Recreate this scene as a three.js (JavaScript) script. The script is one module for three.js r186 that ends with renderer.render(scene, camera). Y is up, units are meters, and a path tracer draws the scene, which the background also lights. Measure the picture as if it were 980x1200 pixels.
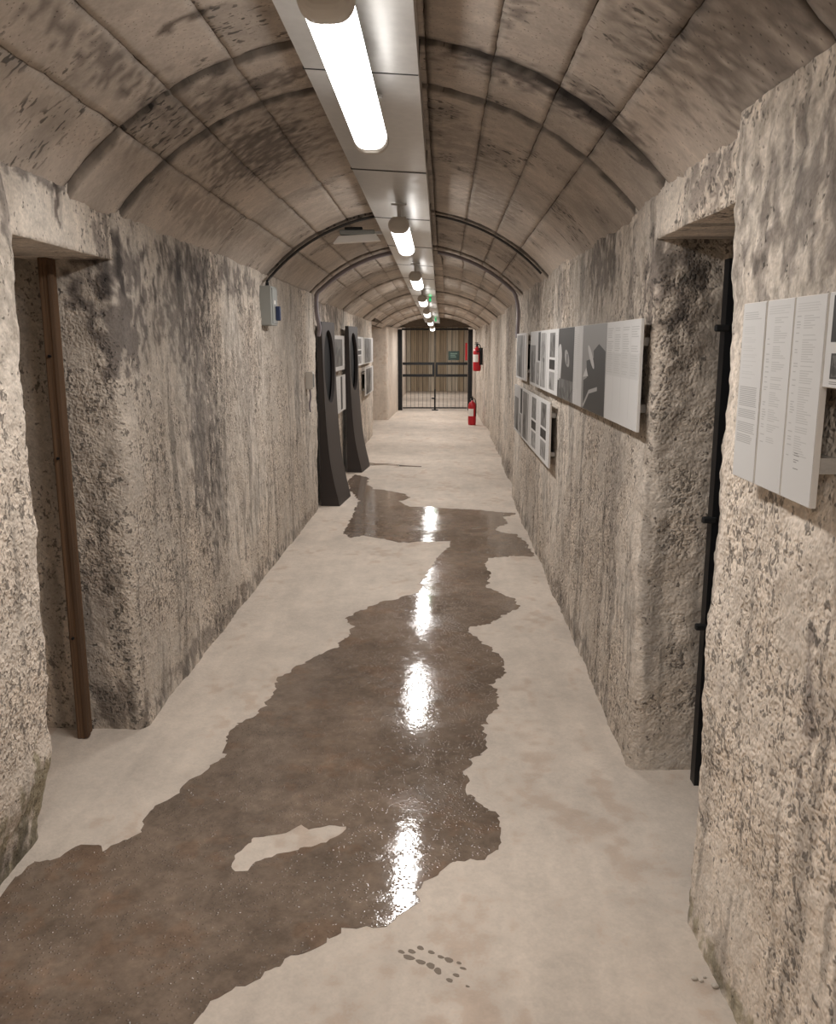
import * as THREE from 'three';
import { mergeGeometries } from 'three/addons/utils/BufferGeometryUtils.js';
import { RoundedBoxGeometry } from 'three/addons/geometries/RoundedBoxGeometry.js';
import { ImprovedNoise } from 'three/addons/math/ImprovedNoise.js';
import { RectAreaLightUniformsLib } from 'three/addons/lights/RectAreaLightUniformsLib.js';

// ------------------------------------------------------------------ camera, exposure
RectAreaLightUniformsLib.init();
const scene = new THREE.Scene();
scene.background = new THREE.Color(0x000000);
const FOCAL = 1000, EYE = 1.65;                                   // focal length in pixels of the 980 x 1200 frame
const camera = new THREE.PerspectiveCamera(2 * Math.atan(600 / FOCAL) * 180 / Math.PI, 980 / 1200, 0.05, 60);
camera.rotation.order = 'YXZ';
camera.position.set(0, EYE, 0);
camera.rotation.set(-Math.atan(0.198), 0.0255, 0);
camera.updateMatrixWorld(true);
scene.add(camera);
const renderer = new THREE.WebGLRenderer({ antialias: true });
renderer.toneMapping = THREE.LinearToneMapping;
renderer.toneMappingExposure = 1.0;
renderer.shadowMap.enabled = true;
const LAMP_COLOR = new THREE.Color().setRGB(1.0, 0.975, 0.955);
const LAMP_NITS = 61, TUBE_GLOW = 6.6;

// ------------------------------------------------------------------ small helpers
function seeded(s) { return () => { s |= 0; s = s + 0x6D2B79F5 | 0; let t = Math.imul(s ^ s >>> 15, 1 | s); t = t + Math.imul(t ^ t >>> 7, 61 | t) ^ t; return ((t ^ t >>> 14) >>> 0) / 4294967296; }; }
const clamp = (x, a = 0, b = 1) => Math.min(b, Math.max(a, x));
const lerp = (a, b, t) => a + (b - a) * t;
const sstep = (a, b, x) => { const t = clamp((x - a) / (b - a)); return t * t * (3 - 2 * t); };
const curveAt = (pts, x) => { if (x <= pts[0][0]) return pts[0][1]; for (let i = 1; i < pts.length; i++) if (x <= pts[i][0]) return lerp(pts[i - 1][1], pts[i][1], (x - pts[i - 1][0]) / (pts[i][0] - pts[i - 1][0])); return pts[pts.length - 1][1]; };
const perlin = new ImprovedNoise();
const n3 = (x, y, z) => perlin.noise(x + 31.7, y + 11.3, z + 57.1);
const fbm3 = (x, y, z, o = 3) => { let a = 1, s = 0; for (let i = 0; i < o; i++) { s += a * n3(x, y, z); a *= 0.5; x *= 2.03; y *= 2.03; z *= 2.03; } return s; };
function pixelRay(x, y) { return new THREE.Vector3(x - 490, 600 - y, -FOCAL).applyEuler(camera.rotation).normalize(); }
function onFloor(x, y) { const r = pixelRay(x, y), t = -EYE / r.y; return [r.x * t, -r.z * t]; }     // [X, depth] of a floor point

const taken = {};
function numbered(n) { const k = taken[n] = (taken[n] ?? -1) + 1; return k ? `${n}_${String(k).padStart(3, '0')}` : n; }
function shadow(o) { o.traverse((c) => { if (c.isMesh) { c.castShadow = true; c.receiveShadow = true; } }); return o; }
function mesh(name, geo, mat, parent) { const m = new THREE.Mesh(geo, mat); m.name = name; m.castShadow = m.receiveShadow = true; parent.add(m); return m; }
function thing(name, label, category, pos = [0, 0, 0], group) { const g = new THREE.Group(); g.name = numbered(name); g.position.set(...pos); g.userData = { label, category }; if (group) g.userData.group = group; scene.add(g); return g; }
function structure(name, label, category) { const g = new THREE.Group(); g.name = name; g.userData = { kind: 'structure', label, category }; scene.add(g); return g; }
const box = (w, h, d, x = 0, y = 0, z = 0) => new THREE.BoxGeometry(w, h, d).translate(x, y, z);
const rbox = (w, h, d, r, x = 0, y = 0, z = 0) => new RoundedBoxGeometry(w, h, d, 2, r).translate(x, y, z);
const cyl = (r0, r1, h, n, x = 0, y = 0, z = 0) => new THREE.CylinderGeometry(r0, r1, h, n).translate(x, y, z);
const join = (list) => mergeGeometries(list.map((g) => g.index ? g.toNonIndexed() : g).map((g) => { for (const k of Object.keys(g.attributes)) if (!['position', 'normal', 'uv'].includes(k)) g.deleteAttribute(k); return g; }));
const tube = (pts, r, seg = 24, rad = 6) => new THREE.TubeGeometry(new THREE.CatmullRomCurve3(pts.map((p) => new THREE.Vector3(...p))), seg, r, rad, false);

// ------------------------------------------------------------------ computed textures
function field(N, octaves, seed) {                                  // tiling value noise, about -1 .. 1; octaves [cellsX, cellsY, amplitude]
  const out = new Float32Array(N * N); let total = 0;
  octaves.forEach(([cx, cy, amp], o) => {
    total += amp; const R = seeded(seed * 977 + o * 131), L = new Float32Array(cx * cy); for (let i = 0; i < L.length; i++) L[i] = R() * 2 - 1;
    const x0 = new Int32Array(N), x1 = new Int32Array(N), wx = new Float32Array(N);
    for (let x = 0; x < N; x++) { const f = x / N * cx, i = Math.floor(f), t = f - i; x0[x] = i % cx; x1[x] = (i + 1) % cx; wx[x] = t * t * (3 - 2 * t); }
    for (let y = 0; y < N; y++) {
      const f = y / N * cy, j = Math.floor(f), t = f - j, wy = t * t * (3 - 2 * t), a = (j % cy) * cx, b = ((j + 1) % cy) * cx;
      for (let x = 0; x < N; x++) { const u = L[a + x0[x]] + (L[a + x1[x]] - L[a + x0[x]]) * wx[x], v = L[b + x0[x]] + (L[b + x1[x]] - L[b + x0[x]]) * wx[x]; out[y * N + x] += amp * (u + (v - u) * wy); }
    }
  });
  const k = 1.6 / total; for (let i = 0; i < out.length; i++) out[i] *= k;
  return out;
}
function cells(N, C, seed) {                                        // tiling cellular noise: distance to the nearest grain, 0 .. 1
  const R = seeded(seed), px = new Float32Array(C * C), py = new Float32Array(C * C); for (let i = 0; i < C * C; i++) { px[i] = R(); py[i] = R(); }
  const out = new Float32Array(N * N);
  for (let y = 0; y < N; y++) for (let x = 0; x < N; x++) {
    const fx = x / N * C, fy = y / N * C, ix = Math.floor(fx), iy = Math.floor(fy); let m = 9;
    for (let b = -1; b < 2; b++) for (let a = -1; a < 2; a++) { const k = ((iy + b + C) % C) * C + (ix + a + C) % C, dx = ix + a + px[k] - fx, dy = iy + b + py[k] - fy, q = dx * dx + dy * dy; if (q < m) m = q; }
    out[y * N + x] = Math.min(1, Math.sqrt(m));
  }
  return out;
}
function dataTexture(N, paint, srgb) {
  const d = new Uint8Array(N * N * 4), c = [0, 0, 0];
  for (let i = 0; i < N * N; i++) { paint(i, c); d[4 * i] = clamp(c[0], 0, 255); d[4 * i + 1] = clamp(c[1], 0, 255); d[4 * i + 2] = clamp(c[2], 0, 255); d[4 * i + 3] = 255; }
  const t = new THREE.DataTexture(d, N, N); t.wrapS = t.wrapT = THREE.RepeatWrapping; t.magFilter = THREE.LinearFilter; t.minFilter = THREE.LinearMipmapLinearFilter; t.generateMipmaps = true; t.anisotropy = 8;
  if (srgb) t.colorSpace = THREE.SRGBColorSpace; t.needsUpdate = true; return t;
}
const grey = (v, c) => { c[0] = c[1] = c[2] = v; };

// rough wall concrete, one tile = 3 m
const roughWall = (() => {
  const N = 2048, low = field(N, [[5, 5, 1], [11, 11, .7], [23, 23, .4]], 1), mid = field(N, [[40, 40, 1], [90, 90, .7], [180, 180, .5]], 2), fine = field(N, [[340, 340, 1], [700, 700, .8]], 3);
  const streak = field(N, [[38, 3, 1], [90, 6, .8], [200, 14, .5]], 4), peb = cells(N, 210, 5), hollow = field(N, [[200, 150, .7], [330, 260, 1], [620, 560, .7]], 6), patch = field(N, [[6, 5, 1], [15, 12, .8], [40, 34, .5]], 7);
  const pit = new Float32Array(N * N), h = new Float32Array(N * N);
  for (let i = 0; i < N * N; i++) {
    const rough = sstep(-.35, .55, patch[i] + .25 * mid[i]);
    pit[i] = sstep(.22, .75, hollow[i] + .55 * (rough - .82) + .16 * mid[i]);
    h[i] = .55 + .10 * mid[i] + .05 * fine[i] + .20 * hollow[i] * (.3 + .7 * rough) + .30 * (.5 - peb[i]) * (.15 + .85 * rough) - .26 * pit[i];
  }
  const map = dataTexture(N, (i, c) => {
    let k = 1 + .07 * low[i] + .07 * mid[i] + .06 * fine[i];
    const dirt = sstep(.1, .75, streak[i] * .75 + low[i] * .5 + .35 * mid[i]);
    k *= (1 - .22 * dirt) * (1 - .36 * pit[i]);
    const warm = .012 * patch[i];
    c[0] = 219 * k * (1 + warm); c[1] = 206 * k; c[2] = 191 * k * (1 - warm);
  }, true);
  return { map, bump: dataTexture(N, (i, c) => grey(255 * h[i], c)) };
})();
// vault concrete cast against smooth boards, one tile = 3 m
const vaultTex = (() => {
  const N = 2048, low = field(N, [[4, 4, 1], [9, 9, .8], [21, 21, .5]], 11), mid = field(N, [[50, 50, 1], [110, 110, .7]], 12), fine = field(N, [[300, 300, 1], [640, 640, .8]], 13);
  const patch = field(N, [[5, 6, 1], [13, 15, .9], [44, 30, .6]], 14), dent = field(N, [[130, 230, 1], [260, 420, .6]], 15), air = cells(N, 120, 16);
  const pit = new Float32Array(N * N);
  for (let i = 0; i < N * N; i++) pit[i] = clamp(sstep(.42, .75, dent[i]) * sstep(.05, .6, patch[i] + .2 * mid[i]) + sstep(.085, .05, air[i]) * .8 * sstep(-.3, .3, mid[i]));
  const map = dataTexture(N, (i, c) => {
    const k = (1 + .09 * low[i] + .05 * mid[i] + .035 * fine[i]) * (1 - .42 * pit[i]) * (1 - .12 * sstep(.1, .7, patch[i]));
    c[0] = 182 * k; c[1] = 169 * k; c[2] = 156 * k;
  }, true);
  return { map, bump: dataTexture(N, (i, c) => grey(255 * (.6 + .06 * mid[i] + .04 * fine[i] - .5 * pit[i]), c)) };
})();
// floor screed, one tile = 4 m
const floorTex = (() => {
  const N = 2048, low = field(N, [[3, 3, 1], [8, 8, .8], [19, 19, .6]], 21), mid = field(N, [[45, 45, 1], [120, 120, .8]], 22), fine = field(N, [[320, 320, 1], [800, 800, 1]], 23), drag = field(N, [[40, 9, 1], [110, 24, .7]], 24), rust = field(N, [[9, 9, .7], [34, 34, .8], [90, 90, .9]], 25);
  const map = dataTexture(N, (i, c) => {
    const k = 1 + .055 * low[i] + .025 * mid[i] + .025 * fine[i] + .03 * drag[i], r = sstep(.35, 1.1, rust[i] + .5 * drag[i] + .3 * fine[i]);
    c[0] = 204 * k * (1 - .07 * r); c[1] = 191 * k * (1 - .10 * r); c[2] = 177 * k * (1 - .12 * r);
  }, true);
  return { map, bump: dataTexture(N, (i, c) => grey(255 * (.5 + .14 * mid[i] + .14 * fine[i] + .08 * low[i]), c)) };
})();
// floor under a film of water, one tile = 3 m
const wetTex = (() => {
  const N = 2048, low = field(N, [[5, 5, 1], [12, 12, .8], [27, 27, .7]], 31), mid = field(N, [[50, 50, 1], [120, 120, .8]], 32), fine = field(N, [[260, 260, 1], [620, 620, .9]], 33), film = field(N, [[7, 9, 1], [18, 20, .8], [60, 60, .5]], 34), rust = field(N, [[14, 14, 1], [36, 36, .8], [90, 90, .5]], 35), grit = cells(N, 120, 36), grit2 = field(N, [[60, 60, 1]], 37);
  const speck = new Float32Array(N * N); for (let i = 0; i < N * N; i++) speck[i] = sstep(.25, .05, grit[i]) * sstep(-.5, .2, grit2[i] - .3 * film[i]);
  const map = dataTexture(N, (i, c) => {
    const k = 1 + .13 * low[i] + .07 * mid[i] + .04 * fine[i] + .25 * speck[i] * sstep(.4, .9, fine[i]), r = sstep(.2, .8, rust[i]);
    c[0] = 119 * k * (1 + .01 * r); c[1] = 104 * k * (1 - .03 * r); c[2] = 91 * k * (1 - .06 * r);
  }, true);
  const rough = dataTexture(N, (i, c) => grey(255 * (.06 + .06 * sstep(-.1, .6, -film[i] + .3 * mid[i])), c));
  return { map, rough, bump: dataTexture(N, (i, c) => grey(255 * (.30 + .04 * film[i] + .025 * mid[i] + .022 * fine[i] * sstep(.5, -.3, film[i]) + .62 * speck[i]), c)) };
})();
const woodTex = (() => {
  const N = 512, g = field(N, [[40, 3, 1], [110, 5, .8], [220, 12, .5]], 41), l = field(N, [[4, 4, 1], [14, 9, .7]], 42);
  return { map: dataTexture(N, (i, c) => { const k = 1 + .12 * g[i] + .1 * l[i]; c[0] = 216 * k; c[1] = 205 * k; c[2] = 186 * k; }, true), bump: dataTexture(N, (i, c) => grey(128 + 80 * g[i], c)) };
})();
const zincTex = (() => {
  const N = 512, sp = cells(N, 26, 51), l = field(N, [[3, 3, 1], [9, 9, .7], [120, 120, .3]], 52);
  return { map: dataTexture(N, (i, c) => { const k = 1 + .05 * l[i] + .05 * (sp[i] - .4); c[0] = 196 * k; c[1] = 194 * k; c[2] = 190 * k; }, true), rough: dataTexture(N, (i, c) => grey(255 * (.34 + .10 * l[i] + .05 * sp[i]), c)) };
})();

// ------------------------------------------------------------------ materials
const std = (o) => new THREE.MeshStandardMaterial({ side: THREE.DoubleSide, ...o });
const M = {
  wall: std({ map: roughWall.map, bumpMap: roughWall.bump, bumpScale: 0.014, roughness: .95, vertexColors: true }),
  vault: std({ map: vaultTex.map, bumpMap: vaultTex.bump, bumpScale: 0.006, roughness: .9, vertexColors: true }),
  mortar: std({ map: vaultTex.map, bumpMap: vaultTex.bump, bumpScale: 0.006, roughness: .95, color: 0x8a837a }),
  floor: std({ map: floorTex.map, bumpMap: floorTex.bump, bumpScale: 0.0022, roughness: .82 }),
  wet: std({ map: wetTex.map, roughnessMap: wetTex.rough, bumpMap: wetTex.bump, bumpScale: 0.0030, roughness: 1 }),
  damp: std({ color: 0x7d7062, roughness: .7 }),
  zinc: std({ map: zincTex.map, roughnessMap: zincTex.rough, roughness: 1, metalness: .6 }),
  greyPlastic: std({ color: 0xc9c2b8, roughness: .5 }),
  black: std({ color: 0x0c0c0d, roughness: .75 }),
  blackSteel: std({ color: 0x1a1b1e, roughness: .45, metalness: .4 }),
  darkSheet: std({ color: 0x393331, roughness: .55, metalness: .15 }),
  tube: std({ color: 0xffffff, roughness: .4, emissive: LAMP_COLOR, emissiveIntensity: TUBE_GLOW }),
  board: std({ color: 0xd9d4cd, roughness: .6 }),
  red: std({ color: 0xb01622, roughness: .35 }),
  white: std({ color: 0xe6e1da, roughness: .6 }),
  boxGrey: std({ color: 0x8f908b, roughness: .6 }),
  blue: std({ color: 0x24304e, roughness: .4 }),
  cable: std({ color: 0x2a2725, roughness: .6 }),
  cableGrey: std({ color: 0x8c8488, roughness: .6 }),
  post: std({ map: woodTex.map, bumpMap: woodTex.bump, bumpScale: .003, color: 0x7d6450, roughness: .85 }),
  plank: [0xffffff, 0xe6ddd0, 0xd6cdc2].map((c) => std({ map: woodTex.map, bumpMap: woodTex.bump, bumpScale: .002, color: c, roughness: .8 })),
  plaster: std({ map: floorTex.map, bumpMap: floorTex.bump, bumpScale: .002, roughness: .85, color: 0xffffff }),
  green: std({ color: 0x1c6a44, roughness: .5, emissive: 0x1fae6a, emissiveIntensity: .6 }),
  stone: std({ color: 0xb9b0a4, roughness: .9 }),
};

// ------------------------------------------------------------------ surfaces
// grid patch: at(u, v) -> [x, y, z, texU, texV]; bend(p) moves a point; tint(p) -> [r, g, b]
function patch(at, nu, nv, bend, tint) {
  const P = new Float32Array((nu + 1) * (nv + 1) * 3), T = new Float32Array((nu + 1) * (nv + 1) * 2), C = new Float32Array((nu + 1) * (nv + 1) * 3), I = [];
  for (let j = 0, k = 0; j <= nv; j++) for (let i = 0; i <= nu; i++, k++) {
    const a = at(i / nu, j / nv), p = [a[0], a[1], a[2]];
    const t = tint ? tint(p, i / nu, j / nv) : [1, 1, 1]; if (bend) bend(p, i / nu, j / nv);
    P.set(p, 3 * k); T.set([a[3], a[4]], 2 * k); C.set(t, 3 * k);
    if (i < nu && j < nv) { const q = k + nu + 1; I.push(k, k + 1, q, k + 1, q + 1, q); }
  }
  const g = new THREE.BufferGeometry(); g.setAttribute('position', new THREE.BufferAttribute(P, 3)); g.setAttribute('uv', new THREE.BufferAttribute(T, 2)); g.setAttribute('color', new THREE.BufferAttribute(C, 3)); g.setIndex(I); g.computeVertexNormals(); return g;
}
// grainy dirt, mould and damp marks at given places, some also painting in weak light: [x, height, depth, rx, rh, rd, strength, grain size, [colour multiplier]]
function marks(list, base = 1) {  // base below full paints weaker light into the colour of a wall section
  return (p) => {
    const [x, y, z] = p, d = -z; let k = base + .10 * fbm3(x * 2.2, y * 1.6, z * 2.2, 2), c = [k, k, k];
    for (const [mx, my, md, rx, ry, rd, s, grain, col = [.42, .41, .42]] of list) {
      const q = ((x - mx) / rx) ** 2 + ((y - my) / ry) ** 2 + ((d - md) / rd) ** 2; if (q > 2.2) continue;
      const f = fbm3(x / grain, y / grain * .45, z / grain, 4) + .45 * n3(x * 27, y * 23, z * 27), a = s * sstep(.12, .34, 1 - q * .72 + f * .9 - .42);
      for (let i = 0; i < 3; i++) c[i] *= lerp(1, col[i], clamp(a));
    }
    return c;
  };
}
const roughen = (amp, fine = 1) => (p) => {
  const [x, y, z] = p, e = [0, 0];
  for (let i = 0; i < 2; i++) { const o = i * 17.3; e[i] = amp * (.012 * n3(x * 2.4 + o, y * 2.4, z * 2.4) + .005 * fbm3(x * 8 + o, y * 8, z * 8, 2) + fine * .0038 * fbm3(x * 26 + o, y * 26, z * 26, 2)); }
  p[0] += e[0]; p[2] += e[1];
};
// wall swept over a plan polyline [[x, depth, lean] ...], from height h0 to h1
function wallSweep(plan, h0, h1, step, { amp = 1, round = .05, tint, foot = 0, uOff = 0, top = null } = {}) {
  const pts = []; for (let i = 1; i < plan.length; i++) { const a = plan[i - 1], b = plan[i], L = Math.hypot(b[0] - a[0], b[1] - a[1]), n = Math.max(1, Math.round(L / step)); for (let k = i > 1 ? 1 : 0; k <= n; k++) pts.push([lerp(a[0], b[0], k / n), lerp(a[1], b[1], k / n)]); }
  const w = Math.max(1, Math.round(round / step)), sm = pts.map((p, i) => { if (i < w || i > pts.length - 1 - w) return p; let x = 0, y = 0; for (let k = -w; k <= w; k++) { x += pts[i + k][0]; y += pts[i + k][1]; } return [x / (2 * w + 1), y / (2 * w + 1)]; });
  const len = [0]; for (let i = 1; i < sm.length; i++) len.push(len[i - 1] + Math.hypot(sm[i][0] - sm[i - 1][0], sm[i][1] - sm[i - 1][1]));
  const nu = sm.length - 1, nv = Math.round((h1 - h0) / step), r = roughen(amp);
  return patch((u, v) => { const i = Math.round(u * nu), H = top ? top(sm[i][1]) : h1, h = lerp(h0, H, v), s = foot * sstep(.35, 0, h); return [sm[i][0] + s, h, -sm[i][1], (len[i] + uOff) / 3, h / 3]; }, nu, nv, r, tint);
}

// the vault: springing height, crown height, axis and half width along the depth
const SPRING = [[-5, 2.2], [3, 2.15], [8.4, 2.09], [16, 2.0], [22.5, 1.95]], CROWN = [[-5, 2.70], [3, 2.62], [8.4, 2.53], [16, 2.40], [22.5, 2.24]];
const AXIS = [[-5, -.28], [3, -.26], [8.4, -.235], [9.1, -.20], [16, -.14], [22.5, -.12]], HALF = [[-5, 1.03], [3, 1.01], [8.4, 1.0], [9.1, 1.05], [16, 1.08], [22.5, 1.0]];
function vaultPoint(s, d, lift = 0) {                                // s: -1 at the left springing .. 1 at the right
  const hs = curveAt(SPRING, d), f = curveAt(CROWN, d) - hs, w = curveAt(HALF, d), R = (w * w + f * f) / (2 * f), x = s * w;
  const y = hs + f - R + Math.sqrt(Math.max(0, R * R - x * x)), nx = x / R, ny = Math.sqrt(1 - Math.min(.99, nx * nx));
  return [curveAt(AXIS, d) + x + nx * lift, y + ny * lift, -d];
}

// ------------------------------------------------------------------ floor
{
  const g = patch((u, v) => { const x = lerp(-3, 2.4, u), d = lerp(-5, 31, v); return [x, 0, -d, x / 4, d / 4]; }, 54, 360);
  const f = structure('floor', 'pale beige concrete floor of the corridor', 'floor');
  mesh('screed', g, M.floor, f); mesh('slab', box(5.4, .3, 36, -.3, -.152, -13), M.mortar, f);
}

// ------------------------------------------------------------------ left wall
const wallL = structure('wall_left', 'rough stained concrete side wall with a deep doorway', 'wall');
const MOULD = [.40, .39, .40], DAMP = [.50, .49, .49], MOSS = [.50, .50, .40];
mesh('near_section', wallSweep([[-1.33, -4.6], [-1.31, .4]], 0, 2.24, .1, { tint: marks([]) }), M.wall, wallL);
mesh('near_section', wallSweep([[-1.31, .4], [-1.275, 2.63], [-2.35, 2.67]], 0, 2.24, .016, { amp: 1.4, round: .05, foot: -.075, uOff: .4, tint: marks([[-1.3, .1, 2.5, .2, .32, .3, .9, .07, MOSS], [-1.33, .02, 2.2, .2, .12, .7, .9, .05, DAMP], [-1.3, 1.85, 2.3, .3, .34, .6, .6, .028, [.55, .54, .52]], [-1.3, 2.05, 2.4, .2, .12, .5, .8, .05, MOULD]]) }), M.wall, wallL);  // broad upper mark: grime, with the dimmer light near the vault painted in
mesh('main_section', wallSweep([[-2.35, 3.46], [-1.275, 3.42], [-1.225, 8.52], [-1.30, 8.56]], 0, 2.16, .017, { amp: 1.15, round: .05, uOff: 1.1, top: (d) => curveAt(SPRING, d) + .02, tint: marks([
  [-1.30, 1.72, 3.45, .16, .34, .3, 1, .09, MOULD], [-1.29, 1.92, 3.55, .3, .14, .35, 1, .06, MOULD], [-1.25, 1.85, 4.3, .3, .36, .55, .75, .035, MOULD], [-1.25, 1.25, 4.55, .3, .8, .35, .7, .03, MOULD], [-1.25, .8, 4.75, .3, .5, .3, .6, .03, DAMP],
  [-1.25, 1.5, 5.6, .3, .5, .5, .5, .035, DAMP], [-1.25, 2.02, 4.9, .3, .12, 1.2, .85, .05, MOULD], [-1.37, .10, 3.45, .14, .16, .12, 1, .08, DAMP], [-1.45, .45, 3.45, .07, .5, .1, .7, .12, DAMP],
  [-1.25, .06, 5, .3, .10, 1.6, .9, .05, DAMP], [-1.25, .05, 7.4, .3, .07, 1.2, .7, .05, DAMP], [-1.25, 1.4, 7.5, .3, .6, .25, .45, .03, DAMP], [-1.4, 1.0, 3.45, .12, .5, .12, .4, .05, DAMP], [-1.25, 1.3, 4.9, .3, .9, 1.3, .5, .09, [.62, .61, .6]], [-1.25, 1.7, 6.6, .3, .5, 1.2, .4, .08, [.66, .65, .64]]], .82) }), M.wall, wallL);  // lowered base: less light than on the near section, put into the colour
mesh('far_section', wallSweep([[-1.275, 8.5], [-1.22, 15.6], [-1.9, 15.64]], 0, 2.1, .035, { amp: .9, uOff: .2, top: (d) => curveAt(SPRING, d) + .03, tint: marks([[-1.24, 1.95, 10, .4, .2, 1.4, .9, .05, MOULD], [-1.24, 1.9, 13, .4, .16, 1, .8, .05, MOULD], [-1.24, .08, 13, .4, .14, 2, .8, .05, DAMP]], .86) }), M.wall, wallL);  // lowered base paints in the drop of light from the near section
{ // lintel over the doorway: face, underside
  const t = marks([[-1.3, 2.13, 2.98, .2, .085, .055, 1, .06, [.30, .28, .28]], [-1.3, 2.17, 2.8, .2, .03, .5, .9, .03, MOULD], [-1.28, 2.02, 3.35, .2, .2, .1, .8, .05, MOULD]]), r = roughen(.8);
  mesh('lintel', patch((u, v) => { const d = lerp(2.4, 3.5, u), ang = v * 3, h = ang < 2 ? lerp(2.24, 1.985, ang / 2) : 1.97, x = ang < 2 ? -1.285 : lerp(-1.285, -1.62, ang - 2); return [x, h, -d, d / 3, (h + x) / 3 + .3]; }, 66, 48, r, t), M.wall, wallL);
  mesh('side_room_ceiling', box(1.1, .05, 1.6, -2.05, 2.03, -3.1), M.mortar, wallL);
  mesh('side_room_back', patch((u, v) => [-2.3, lerp(0, 2.1, v), -lerp(2.3, 3.9, u), u * .5, v * .7], 40, 50, r, marks([])), M.wall, wallL);
}
{ // far pillar and the narrow passage wall towards the gate, side passage behind
  const g = wallSweep([[-2.2, 18.62], [-1.13, 18.66], [-1.04, 21.5]], 0, 2.0, .03, { amp: .35, round: .03, uOff: 2, tint: marks([[-1.3, .25, 18.65, .3, .12, .2, .9, .05, DAMP]], .8) });
  mesh('far_pillar', g, M.plaster, wallL);
  mesh('side_passage_back', patch((u, v) => [-2.3, lerp(0, 2.3, v), -lerp(15.4, 18.8, u), u, v * .7], 20, 20, roughen(1), marks([])), M.wall, wallL);
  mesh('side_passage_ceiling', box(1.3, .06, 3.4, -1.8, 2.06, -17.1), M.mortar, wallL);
}

// ------------------------------------------------------------------ right wall
const wallR = structure('wall_right', 'rough pitted concrete side wall hung with display boards', 'wall');
mesh('near_section', wallSweep([[.76, -4.6], [.75, .4]], 0, 2.24, .1, { tint: marks([]) }), M.wall, wallR);
mesh('near_section', wallSweep([[.75, .4], [.735, 2.27], [1.9, 2.31]], 0, 2.2, .014, { amp: 1.25, round: .035, uOff: .9, tint: marks([[.735, .95, 1.62, .2, .28, .035, .85, .03, MOULD], [.735, 1.95, 1.7, .2, .22, .5, .75, .035, MOULD], [.735, 1.72, 2.05, .2, .25, .05, .6, .03, MOULD], [.735, .03, 1.9, .2, .06, .6, .8, .04, MOSS], [.735, .5, 1.25, .2, .6, .1, .6, .03, DAMP], [.735, 1.9, 2.2, .3, .3, .06, .6, .03, DAMP], [.735, 2.0, 1.6, .3, .34, .9, .6, .028, [.55, .54, .52]], [.735, 2.05, 1.45, .2, .3, .1, .9, .03, MOULD], [.735, 1.2, 1.35, .2, .5, .25, .5, .04, DAMP]]) }), M.wall, wallR);  // large high mark: stained grime plus painted falloff of the lamplight
mesh('main_section', wallSweep([[2.0, 3.16], [.757, 3.12], [.785, 8.85], [.90, 8.9]], 0, 2.16, .016, { amp: 1.25, round: .055, uOff: .1, top: (d) => curveAt(SPRING, d) + .03, tint: marks([
  [.80, 1.85, 3.14, .16, .22, .2, .9, .06, MOULD], [.88, 1.6, 3.14, .14, .3, .2, .6, .05, DAMP], [.77, 2.0, 4.2, .3, .2, .5, .8, .04, MOULD], [.77, 1.95, 5.5, .3, .26, 3, .7, .06, [.6, .59, .57]], [.9, 1.5, 3.14, .2, .6, .2, .5, .05, [.6, .59, .57]], [.77, 1.9, 5.6, .3, .3, .3, .6, .04, MOULD], [.77, 2.0, 7, .3, .25, .5, .6, .04, MOULD],  // long high mark: grime, and painted dimming towards the top of the wall
  [.77, 1.0, 3.7, .3, .5, .2, .5, .03, DAMP], [.77, .06, 5, .3, .10, 1.8, .8, .05, DAMP], [.77, .06, 7.8, .3, .08, 1, .7, .05, DAMP], [.77, .9, 4.9, .3, .7, .12, .45, .03, DAMP], [.77, 1.8, 3.5, .3, .4, .08, .7, .03, MOULD]], .84) }), M.wall, wallR);  // base darkens the section so the near wall looks more strongly lit
{
  const r = roughen(1.8), t = marks([[.75, 2.1, 2.6, .2, .1, .3, .8, .04, MOULD]]);
  mesh('lintel', patch((u, v) => { const d = lerp(2.15, 3.2, u), a = v * 3, h = a < 2 ? lerp(2.2, 2.03, a / 2) : 2.005, x = a < 2 ? .762 : lerp(.762, 1.15, a - 2); return [x, h, -d, d / 3, (h - x) / 3]; }, 70, 48, r, t), M.wall, wallR);
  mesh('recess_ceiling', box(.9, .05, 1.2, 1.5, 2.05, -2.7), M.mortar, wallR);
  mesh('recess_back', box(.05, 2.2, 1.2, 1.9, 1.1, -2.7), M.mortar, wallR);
}
{ // far section: a shallow recess, then uneven pilaster like bands where the shuttering met
  const plan = [[.80, 8.8], [.795, 9.25], [.86, 9.32], [.865, 10.4], [.845, 10.5], [.87, 11.9], [.90, 12.0], [.89, 13.6], [.915, 13.75], [.90, 15.4], [.95, 15.5], [.94, 17.2], [.90, 17.3], [.88, 21.6]];
  mesh('far_section', wallSweep(plan, 0, 2.1, .03, { amp: 1.1, round: .06, uOff: 1.7, top: (d) => curveAt(SPRING, d) + .03, tint: marks([[.87, 1.3, 9.8, .4, .9, .25, .6, .03, MOULD], [.87, 1.6, 11, .4, .6, .4, .6, .04, MOULD], [.88, .1, 11.5, .4, .16, 2.5, .8, .05, DAMP], [.9, 1.2, 12.8, .4, .8, .3, .5, .04, DAMP]], .84) }), M.wall, wallR);  // base carries the same painted dimming of light as the main section
}

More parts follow.
